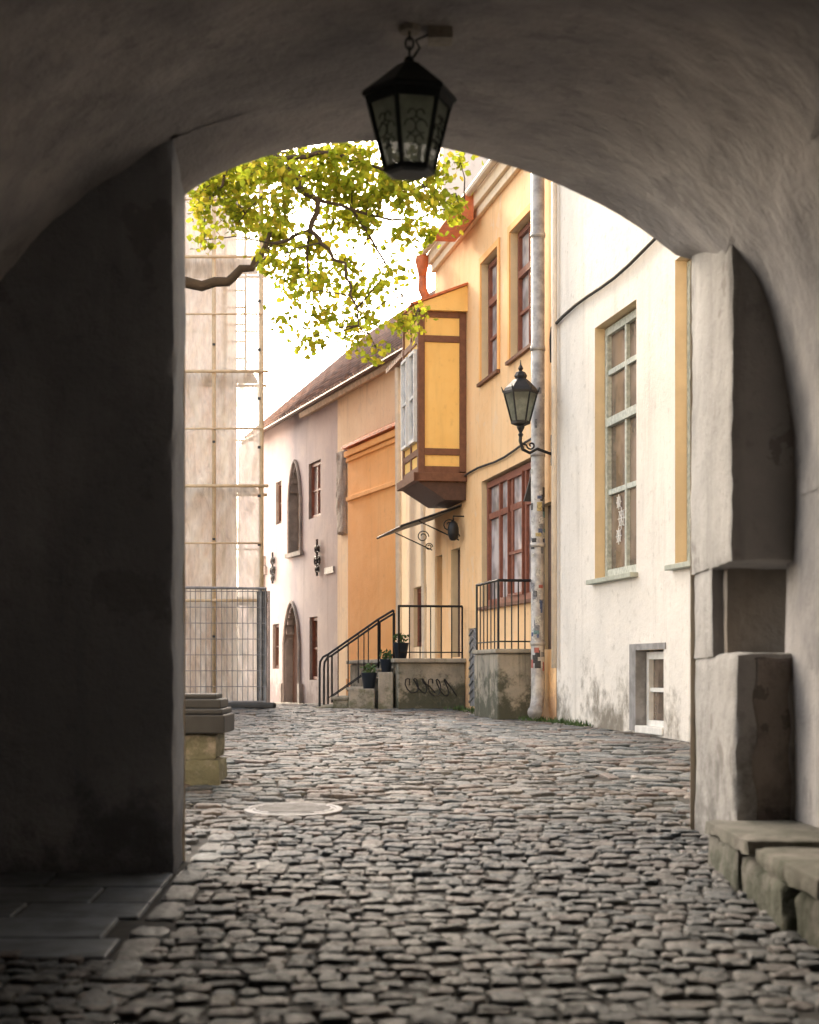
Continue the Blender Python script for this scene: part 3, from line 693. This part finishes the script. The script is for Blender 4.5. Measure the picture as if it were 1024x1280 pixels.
wx=R.p(22.3,4.2,0)
q.tube([(C[0],C[1],4.34),(C[0]-.005,C[1],4.25),(C[0]+.03,C[1]+.02,4.14),(C[0]+.12,C[1]+.05,4.10),(C[0]+.22,C[1]+.1,4.16),(wx[0],wx[1],4.08)],.022,6)
q.tube([(C[0]+.0,C[1],4.22)]+[(C[0]+.14+.08*math.cos(t)*(1-t/12),C[1]+.06,4.2+.08*math.sin(t)*(1-t/12)) for t in np.linspace(3.1,11,16)],.013,5)
q.tube([(wx[0]-.03,wx[1],3.95),(wx[0]-.03,wx[1],4.35)],.03,6)
q.make('lamp_frame','iron',sl)
q=B(); vs=[(C[0]+r_*math.cos(k*math.pi/3),C[1]+r_*math.sin(k*math.pi/3),z) for r_,z in ((.112,4.51),(.208,4.86)) for k in range(6)]
q.add(vs,[(k,(k+1)%6,6+(k+1)%6,6+k) for k in range(6)]); q.make('lamp_glass','lampglass',sl)
hl=E('hanging_lantern',(0,8.3,4.3)); C=(0.0,8.3)
q=B(); rt=math.radians(12)
q.lathe(C,[(.232,4.035),(.237,4.05),(.229,4.065),(.06,4.20),(.03,4.215),(.02,4.24)],6,rt)
q.lathe(C,[(.10,3.665),(.128,3.675),(.13,3.70),(.118,3.705)],6,rt)
for k in range(6):
    a=k*math.pi/3+rt; q.tube([(C[0]+.122*math.cos(a),C[1]+.122*math.sin(a),3.70),(C[0]+.208*math.cos(a),C[1]+.208*math.sin(a),4.04)],.013,5)
q.lathe(C,[(.205,4.0),(.213,4.0),(.217,4.04),(.2,4.04)],6,rt)
for k in range(6):
    a=(k+.5)*math.pi/3+rt; u=Vector((-math.sin(a),math.cos(a),0))
    for zc,rr in ((3.86,.028),(3.80,.02),(3.915,.02)):
        rad=(.122+(.208-.122)*(zc-3.7)/.34)*math.cos(math.pi/6)+.006; cc_=Vector((C[0]+rad*math.cos(a),C[1]+rad*math.sin(a),zc))
        for sg in (-1,1): q.tube([cc_+u*(sg*(rr+rr*math.cos(t)))+Vector((0,0,rr*math.sin(t)*1.2)) for t in np.linspace(0,5.2,10)],.0035,4)
z=4.24
for k in range(4):
    ax=(1,0) if k%2 else (0,1)
    q.tube([(C[0]+ax[0]*.02*math.cos(t),C[1]+ax[1]*.02*math.cos(t),z+.022+.03*math.sin(t)) for t in np.linspace(0,6.283,11)],.006,5); z+=.045
q.tube([(0,8.3,z),(.02,8.28,z+.03),(.06,8.3,z+.0),(.1,8.3,z+.05)],.009,5)
q.tube([(0.02,8.3,4.24),(.05,8.31,4.29),(.03,8.32,4.33),(.09,8.33,4.36),(.1,8.34,4.4)],.006,5)
q.make('lantern_frame','ironlamp',hl)
q=B(); vs=[(C[0]+r_*math.cos(k*math.pi/3+rt),C[1]+r_*math.sin(k*math.pi/3+rt),z) for r_,z in ((.118,3.70),(.203,4.03)) for k in range(6)]
q.add(vs,[(k,(k+1)%6,6+(k+1)%6,6+k) for k in range(6)]); q.make('lantern_glass','lampglass',hl)
q=B(); q.box(.09,.21,8.28,8.4,4.33,4.40); q.lathe((-.0,8.3),[(.05,4.36),(.06,4.40),(.06,4.45)],10); q.make('ceiling_mount','stone',hl)
# ------------------------------------------------------------------ long house
lh=E('medieval_house',L.p(43,.5,0))
EZ=7.92
def LO(p0,p1,y0,y1):
    a,b=L.y(p0),L.y(p1); pm=(p0+p1)/2; return (min(a,b),max(a,b),L.z(pm,y1),L.z(pm,y0))
w1=LO(345,352,602,655); w2=LO(386,401,577,647); w3=LO(341,349,780,836); w4=LO(387,397,771,850)
na=LO(363,377,582,690); da=LO(357,375,758,884)
w,r=wall(L,L.y(422),50.5,-.2,EZ,[w1,w2,w3,w4],.22,arches=[(na[0],na[1],na[2],na[3],na[3]-.9,True),(da[0],da[1],.2,da[3],da[3]-1.0,True)])
w.make('facade','mauve',lh); r.make('reveals','quoin',lh)
w,r=wall(L,34.3,L.y(422),-.2,EZ,[],.2); w.make('facade_cream','cream',lh)
for i,(q_,c_,fm) in enumerate(((w1,1,'darkwood'),(w2,2,'redwood'),(w3,1,'darkwood'),(w4,1,'redwood'))):
    window(lh,L,q_[0]+.01,q_[1]-.01,q_[2]+.01,q_[3]-.01,.12,fm,c_,[.5],'glasslight' if i==1 else 'glasswarm' if i==3 else 'glass',.08,nmn='small_window_%d'%i)
B().fb(L,na[0],na[1],na[2],na[3],.2,.24).make('niche_back','rough',lh)
B().fb(L,da[0],da[1],.2,da[3],.2,.24).make('portal_door','darkwood',lh)
q=B()
for (A,ex_) in ((na,.06),(da,.12)):
    pts=[]; a,b=A[0]-ex_/2,A[1]+ex_/2; zs=A[3]-(.9 if A is na else 1.0)
    pts.append(L.p(a,A[2] if A is na else .3,-.03))
    for i in range(13):
        u=i/12*2-1; h=(1-abs(u)**1.6)**.62 if abs(u)<1 else 0
        pts.append(L.p(a+(b-a)*(i/12),zs+(A[3]+.12-zs)*h,-.03))
    pts.append(L.p(b,A[2] if A is na else .3,-.03)); q.tube(pts,.045,6)
q.fb(L,da[0]-.28,da[0]-.1,.3,.95,-.1,.02); q.fb(L,da[1]+.1,da[1]+.28,.3,.95,-.1,.02)
q.fb(L,na[0]-.2,na[1]+.2,na[2]-.12,na[2]-.01,-.1,.02)
q.make('arch_mouldings','quoin',lh)
rb=rbox('stone_pilaster','quoin',0,.62,0,.12,0,1.95,lh,.03,.06)
for vtx in rb.data.vertices:
    x,y_,z_=vtx.co; pp_=L.p(L.y(436)+.1+x*(1+.25*mnoise.noise(Vector((0,0,z_*2)))),4.45+z_,-.04-y_+.06); vtx.co=pp_
q=B(); zz=.3
while zz<4.2:
    h=random.uniform(.25,.45); q.fb(L,47.3-random.uniform(0,.35),48.2,zz,zz+h-.02,-.05-random.uniform(0,.03),.02); zz+=h
q.make('corner_quoins','quoin',lh,bevel=.02)
def Lp(s,z,d): return L.p(s,z,d)
q=B(); e0,e1=33.9,48.2; rz=10.9; dr_=3.4
q.hexa([Lp(e0,EZ-.2,-.28),Lp(e1,EZ-.2,-.28),Lp(e1,rz,dr_),Lp(e0,rz,dr_),Lp(e0,EZ-.1,-.35),Lp(e1,EZ-.1,-.35),Lp(e1,rz+.12,dr_),Lp(e0,rz+.12,dr_)])
q.hexa([Lp(e0,rz,dr_),Lp(e1,rz,dr_),Lp(e1,EZ-.35,7.2),Lp(e0,EZ-.35,7.2),Lp(e0,rz+.12,dr_),Lp(e1,rz+.12,dr_),Lp(e1,EZ-.25,7.3),Lp(e0,EZ-.25,7.3)])
q.make('roof','tiles',lh)
q=B()
s=e0
while s<e1:
    q.tube([Lp(s,EZ-.12+random.uniform(-.02,.02),-.38),Lp(s,rz+.13,dr_-.04)],.055,5); s+=.24
q.make('roof_tile_ribs','tiles',lh,smooth=True)
q=B(); q.hexa([Lp(e0,EZ-.34,-.26),Lp(e0,EZ-.24,.02),Lp(42.7,EZ-.24,.02),Lp(42.7,EZ-.34,-.26),Lp(e0,EZ-.22,-.28),Lp(e0,EZ-.1,.02),Lp(42.7,EZ-.1,.02),Lp(42.7,EZ-.22,-.28)])
q.make('soffit','soffit',lh)
q=B()
q.tube([Lp(e0,EZ-.22,-.42),Lp(e1,EZ-.22,-.42)],.05,6)
q.make('gutter','darkwood',lh)
q=B(); q.add([Lp(48.1,-.2,0),Lp(48.1,-.2,6.8),Lp(48.1,EZ-.2,6.8),Lp(48.1,rz,dr_),Lp(48.1,EZ-.1,0)],[(0,1,2,3,4)]); q.fb(L,34.3,48.1,-.2,EZ-.2,6.7,6.8); q.make('rear_walls','mauve',lh)
q=B()
def orn(px,pyc,h):
    Y=L.y(px); z=L.z(px,pyc); q.tube([Lp(Y,z-h/2,-.06),Lp(Y,z+h/2,-.06)],.03,5)
    for dz,sg,rr in ((.22,1,.1),(.22,-1,.1),(-.1,1,.13),(-.1,-1,.13),(-.33,1,.08),(-.33,-1,.08)):
        q.tube([Lp(Y+sg*(rr-rr*math.cos(t)*(1-t/15)),z+dz*h+rr*math.sin(t)*(1-t/15),-.06) for t in np.linspace(0,8,16)],.022,5)
orn(399.5,697,.9); orn(343.5,710,.85)
q.make('wrought_iron_sign_brackets','iron',lh)
B().fb(L,L.y(418),L.y(407),L.z(412,717),L.z(412,709),-.03,.0).make('street_name_plaque','grey',lh)
ol=E('orange_house',L.p(37,.5,-.3)); ya,yb=33.9,38.45
w=B().fb(L,ya,yb,0,6.25,-.3,-.004); w.make('walls','orange2',ol)
q=B(); q.hexa([Lp(ya,6.26,-.42),Lp(ya,6.26,0),Lp(yb+.1,6.26,0),Lp(yb+.1,6.26,-.42),Lp(ya,6.32,-.42),Lp(ya,6.55,0),Lp(yb+.1,6.55,0),Lp(yb+.1,6.32,-.42)]); q.make('roof_sheet','copper',ol)
q=B(); q.fb(L,ya,yb+.06,6.07,6.20,-.38,-.301);q.fb(L,ya,yb+.04,5.96,6.05,-.34,-.301);q.fb(L,ya,yb+.03,5.08,5.18,-.34,-.301); q.fb(L,ya,yb+.03,.3,1.1,-.34,-.301); q.make('cornice','orange2',ol,bevel=.01)
tw=E('pale_tower',(2.5,39,0)); q=B(); q.box(.75,5.5,38.5,43,0,16); q.make('tower_walls','tower',tw)
q=B(); q.box(.65,5.6,38.4,43.1,16.002,16.3); q.box(.7,5.55,38.44,38.499,10.6,10.8); q.make('tower_cornice','tower',tw)
# ------------------------------------------------------------------ scaffolded house
sh=E('scaffolded_house',(-7,36,.5)); B().box(-12,-4.45,31.9,44,0,13).make('walls','pink',sh)  # wall height raised out of view to block the low sun
q=B(); q.add([(-12.3,31.6,13),(-4.2,31.6,13),(-4.2,44.3,13),(-12.3,44.3,13),(-8,35,16),(-8,41,16)],[(0,1,4),(1,2,5,4),(2,3,5),(3,0,4,5)]); q.make('roof','tiles',sh)
sc=E('scaffolding',(-3.6,30.5,.6))
xr=lambda y:-2.60-.10*(y-30)
q=B(); 
for yy in (29.84,31.35):
    for x in (xr(yy),-3.42,-4.6): q.tube([(x,yy,g(yy)),(x,yy,12.6)],.036,7)
    zz=2.5
    while zz<12.6:
        q.tube([(-4.7,yy-.05,zz),(xr(yy)+.12,yy-.05,zz)],.03,6); q.tube([(-4.7,yy-.05,zz+1.0),(xr(yy),yy-.05,zz+1.0)],.018,6)
        zz+=2.0
for zz in np.arange(2.5,12.6,2.0):
    for x in (-2.62,-3.42): q.tube([(x,29.84,zz),(x-.12,31.4,zz)],.025,6)
q.tube([(-3.42,30.3,4.5),(-4.6,30.3,8.5)],.018,6)
q.make('poles','pole',sc,smooth=True)
q=B()
for zz in np.arange(2.5,12.6,2.0): q.box(-4.6,-2.78,30.25,31.25,zz+.03,zz+.08)
q.make('planks','soffit',sc)
q=B()
for k in range(12):
    z=6.5+k*.3; q.tube([(-3.25,30.2,z),(-2.9,30.2,z)],.018,5)
q.tube([(-3.25,30.2,6.4),(-3.25,30.2,10.2)],.025,5);q.tube([(-2.9,30.2,6.4),(-2.9,30.2,10.2)],.025,5)
q.make('ladder','pole',sc)
def tarp(name,fn,nu,nv):
    b=B(); b.add([fn(i/nu,j/nv) for j in range(nv+1) for i in range(nu+1)],[(j*(nu+1)+i,j*(nu+1)+i+1,(j+1)*(nu+1)+i+1,(j+1)*(nu+1)+i) for j in range(nv) for i in range(nu)])
    return b.make(name,'tarp',sc,smooth=True)
def f1(u,v):
    x=-4.7+2.08*u; z=.7+11.9*v
    d=.04*mnoise.noise(Vector((x*1.5+z*.5,z*.5,3)))+.10*mnoise.noise(Vector((x*4-z*2.0,z*.6,9)))+.09*mnoise.noise(Vector((x*6+z*3.0,z*.4,4)))
    return (x,30.08+d+.05*math.sin(math.pi*((z-.5)%2)/2),z)
tarp('sheeting_front',f1,90,280)
q=B()
for k in range(14):
    z=.9+k*.85; q.box(-2.65,-2.60,29.79,29.80,z,z+.05)
    if k%2: q.box(-3.44,-3.39,29.78,29.80,z+.1,z+.14)
q.make('sheet_clips','darkbox',sc)
fe=E('wire_fence_panel',(-3.2,28,.6)); q=B(); fy=lambda x:28+.08*(x+2.35)
x=-5.2
while x<-2.35: q.tube([(x,fy(x),.75),(x,fy(x),2.62)],.0065,4,False); x+=.085
for z in np.arange(.75,2.65,.26): q.tube([(-5.2,fy(-5.2)-.008,z),(-2.36,fy(-2.36)-.008,z)],.0065,4,False)
q.tube([(-5.2,fy(-5.2),2.64),(-2.36,fy(-2.36),2.62),(-2.36,fy(-2.36),.62)],.026,7)
q.tube([(-2.44,28.02,.62),(-2.44,28.02,2.6)],.026,7)
q.tube([(-5.2,fy(-5.2),.76),(-2.36,fy(-2.36),.76)],.02,7)
q.make('mesh_panel','grey',fe)
q=B()
xx=-2.5
while xx<-2.3: q.tube([(xx,28.04,.7),(xx,28.04,2.58)],.009,4,False); xx+=.022
q.make('stacked_panel_edge','darkbox',fe)
q=B().box(-3.0,-2.2,27.85,28.15,g(28),.75); q.make('concrete_foot','darkbox',fe,bevel=.03)
lb=E('stacked_stone_block',(-1.75,13.3,g(13.3)))
rbox('limestone_block_lower','stone',-2.9,-1.47,13.15,13.8,.2,.57,lb,.012,.05); rbox('limestone_block_upper','stone',-2.9,-1.49,13.17,13.8,.573,.77,lb,.012,.05)
q=B(); q.box(-2.9,-1.42,13.1,13.85,.775,.92); q.box(-2.9,-1.44,13.12,13.83,.923,.965); q.make('dark_seat','darkbox',lb,bevel=.012)
q=B(); q.box(-2.9,-1.46,13.2,13.75,.967,1.04); q.box(-2.9,-1.5,13.25,13.7,1.042,1.08); q.make('dark_lid','darkbox',lb,bevel=.012)
# ------------------------------------------------------------------ tree
tree=E('linden_tree',(-4.9,17.5,g(17.5)))
q=B(); tz=g(17.5)
q.tube([(-4.9,17.5,tz-.1),(-4.88,17.5,tz+.4),(-4.85,17.5,2.5),(-4.7,17.45,4.4),(-4.6,17.4,5.8),(-4.3,17.3,7.4),(-4.1,17.5,9.5),(-4.2,17.6,11.5)],[.36,.27,.24,.22,.20,.15,.09,.03],10)
def path(pts,r0,r1,Y=17,Yd=0):
    P=[]; k=len(pts)
    for i,(a,b) in enumerate(pts): P.append(Vector(W(a,b,Y+Yd*i/(k-1))))
    out=[P[0]]
    for i in range(k-1):
        for s_ in (1,2,3):
            t=s_/3; p_=P[i].lerp(P[i+1],t)
            if s_<3: p_+=Vector((random.gauss(0,.02),random.gauss(0,.03),random.gauss(0,.02)))
            out.append(p_)
    m=len(out); q.tube(out,[r0+(r1-r0)*i/(m-1) for i in range(m)],7); return out
limbs=[]
limbs+=path([(-50,160),(60,120),(200,150),(300,180),(348,200),(372,222),(398,250),(388,288)],.08,.026,17,0)
limbs+=path([(388,288),(360,300),(335,312),(318,335)],.022,.010,17,.3)
limbs+=path([(388,288),(412,312),(432,345),(447,385),(455,415)],.024,.006,17,-.3)
limbs+=path([(388,288),(384,330),(392,380),(380,425)],.016,.005,17,.3)
limbs+=path([(398,250),(440,262),(490,275),(535,268),(580,255)],.020,.006,17,.5)
limbs+=path([(440,262),(470,310),(500,355),(520,395)],.016,.005,17.2,.2)
limbs+=path([(348,200),(400,190),(460,205),(520,225),(560,245)],.028,.006,17,-.6)
limbs+=path([(-40,300),(100,330),(230,352),(285,352),(315,335),(332,308),(338,285)],.08,.02,17.4,.1)
limbs+=path([(300,180),(280,220),(262,262),(250,285)],.022,.006,17,.3)
limbs+=path([(372,222),(340,240),(310,262),(300,290)],.016,.006,17,.3)
cl=[(262,232,38),(300,222,42),(335,212,40),(300,200,40),(370,200,36),(410,195,34),(450,195,34),(440,230,36),(480,225,34),(420,225,32),(395,225,28),(360,232,30),(500,255,30),(540,250,30),(574,256,20),(300,262,34),(326,285,30),(350,262,30),(350,300,28),(372,330,28),(335,330,20),(398,308,26),(430,325,26),(402,350,24),(372,365,16),(440,362,24),(410,392,20),(382,425,14),(436,405,18),(462,392,16),(490,335,16),(462,285,30),(500,402,16),(524,392,16),(470,434,9),(530,285,18),(425,265,28),(248,262,20),(255,300,16),(478,360,14),(400,425,10),(510,290,16),(540,215,28),(575,200,14),(500,210,28),(445,425,8),(355,395,9),(458,250,26)]
LV=[];LC=[]
def leaf(c,sz,shade):
    d=Vector((random.gauss(0,1),random.gauss(0,1),random.gauss(-.5,.7))).normalized(); u=Vector((random.gauss(0,1),random.gauss(0,1),random.gauss(0,1)))
    e=d.cross(u).normalized(); nn=d.cross(e)
    s_=sz*random.uniform(.6,1.25)
    LV.append([c-d*s_*.5,c-d*s_*.1+e*s_*.42+nn*s_*.08,c+d*s_*.28+e*s_*.3+nn*s_*.08,c+d*s_*.55,c+d*s_*.28-e*s_*.3+nn*s_*.08,c-d*s_*.1-e*s_*.42+nn*s_*.08])
    base=random.choice([(.135,.175,.035),(.17,.20,.035),(.20,.21,.04),(.12,.155,.03),(.23,.21,.05)])
    k=shade*random.uniform(.75,1.15); LC.append(tuple(v*k for v in base))
LB=[Vector(p) for p in limbs]
for (a,b,r_) in cl:
    Y=17+random.uniform(-.7,.9); c=Vector(W(a,b,Y)); R3=r_/F*Y*1.05
    nb=min(LB,key=lambda p_:(p_-c).length)
    mid=nb.lerp(c,.5)+Vector((random.gauss(0,.04),random.gauss(0,.04),.05)); q.tube([nb,mid,c],[.010,.007,.004],5)
    ntw=max(3,int(r_/3.4))
    for t in range(ntw):
        dv=Vector((random.gauss(0,1),random.gauss(0,1),random.gauss(0,.8))).normalized()*R3*random.uniform(.5,1.2); e=c+dv+Vector((0,0,-.05))
        q.tube([c,c+dv*.5+Vector((0,0,.02)),e],[.004,.003,.002],4)
        sh_=random.uniform(.6,1.3)
        for k in range(int(10+r_*.48)):
            p_=c.lerp(e,random.uniform(.15,1.1))+Vector((random.gauss(0,.065),random.gauss(0,.09),random.gauss(0,.055)))
            leaf(p_,.068,sh_)
for k in range(70):
    c=Vector((-4.3+random.gauss(0,1.5),17.6+random.gauss(0,1.6),10.2+random.gauss(0,1.3)))
    if c.x>-1.5: c.z=max(c.z,9.2)
    nb=Vector((-4.2,17.5,min(11,max(7.5,c.z-.6)))); q.tube([nb,nb.lerp(c,.5)+Vector((0,0,.1)),c],[.03,.018,.006],5)
    sh_=random.uniform(.6,1.2)
    for j in range(60): leaf(c+Vector((random.gauss(0,.32),random.gauss(0,.32),random.gauss(0,.25))),.085,sh_)
q.make('trunk_and_branches','bark',tree,smooth=True)
nL=len(LV); me=bpy.data.meshes.new('foliage'); me.from_pydata([tuple(v) for l in LV for v in l],[],[tuple(range(i*6,i*6+6)) for i in range(nL)]); me.update()
ca=me.color_attributes.new('Col','FLOAT_COLOR','POINT'); arr=np.ones((nL,6,4)); arr[:,:,:3]=np.array(LC)[:,None,:]; ca.data.foreach_set('color',arr.ravel())
me.materials.append(M['leaf']); o=bpy.data.objects.new('foliage',me); S.collection.objects.link(o); o.parent=tree; o.matrix_parent_inverse=Matrix.Translation(tree.location).inverted()
print('leaves',nL)
q=B()
for k in range(700):
    Y=random.choice([random.uniform(22.3,23.0),random.uniform(20.5,22.3),random.uniform(25,27.8)]); c=Vector(R.p(Y,g(Y),-abs(random.gauss(0.03,.12))-(.1 if Y>22.3 else 0)))
    h=random.uniform(.02,.09); a=random.random()*6.28; w_=Vector((math.cos(a),math.sin(a),0))*.012; t=Vector((random.gauss(0,.03),random.gauss(0,.03),h))
    q.add([c-w_,c+w_,c+t],[(0,1,2)])
q.make('weeds','plant')
# ------------------------------------------------------------------ light
AZ=math.radians(-20); EL=math.radians(22)
world=bpy.data.worlds.new('World'); S.world=world; world.use_nodes=True; nt=world.node_tree; bg=nt.nodes['Background']
sky=nt.nodes.new('ShaderNodeTexSky'); sky.sky_type='NISHITA'; sky.sun_disc=False; sky.sun_elevation=EL; sky.sun_rotation=AZ; sky.dust_density=4; sky.air_density=1.0; sky.ozone_density=.6
hs_=nt.nodes.new('ShaderNodeHueSaturation'); hs_.inputs['Saturation'].default_value=.5; nt.links.new(sky.outputs[0],hs_.inputs['Color'])
wm=mix(nt,1.0,hs_.outputs[0],(1.05,.99,.91),'MULTIPLY'); nt.links.new(wm,bg.inputs['Color'])
bg.inputs['Strength'].default_value=.78
sd=bpy.data.lights.new('sun','SUN'); sd.energy=5; sd.angle=math.radians(5); sd.color=(1,.76,.48)
so=bpy.data.objects.new('sun',sd); S.collection.objects.link(so)
dirv=Vector((math.sin(AZ)*math.cos(EL),math.cos(AZ)*math.cos(EL),math.sin(EL)))
so.rotation_euler=dirv.to_track_quat('Z','Y').to_euler(); so.location=(5,40,20)
# ------------------------------------------------------------------ camera
cd=bpy.data.cameras.new('camera'); co=bpy.data.objects.new('camera',cd); S.collection.objects.link(co); S.camera=co
co.location=(0,0,H); co.rotation_euler=(math.pi/2,0,0); cd.sensor_width=36; cd.lens=F/1280*36; cd.shift_y=200/1280; cd.clip_end=2000; cd.clip_start=.05
cd.dof.use_dof=True; cd.dof.focus_distance=24; cd.dof.aperture_fstop=2.6
S.view_settings.view_transform='Standard'; S.view_settings.look='None'; S.view_settings.exposure=0
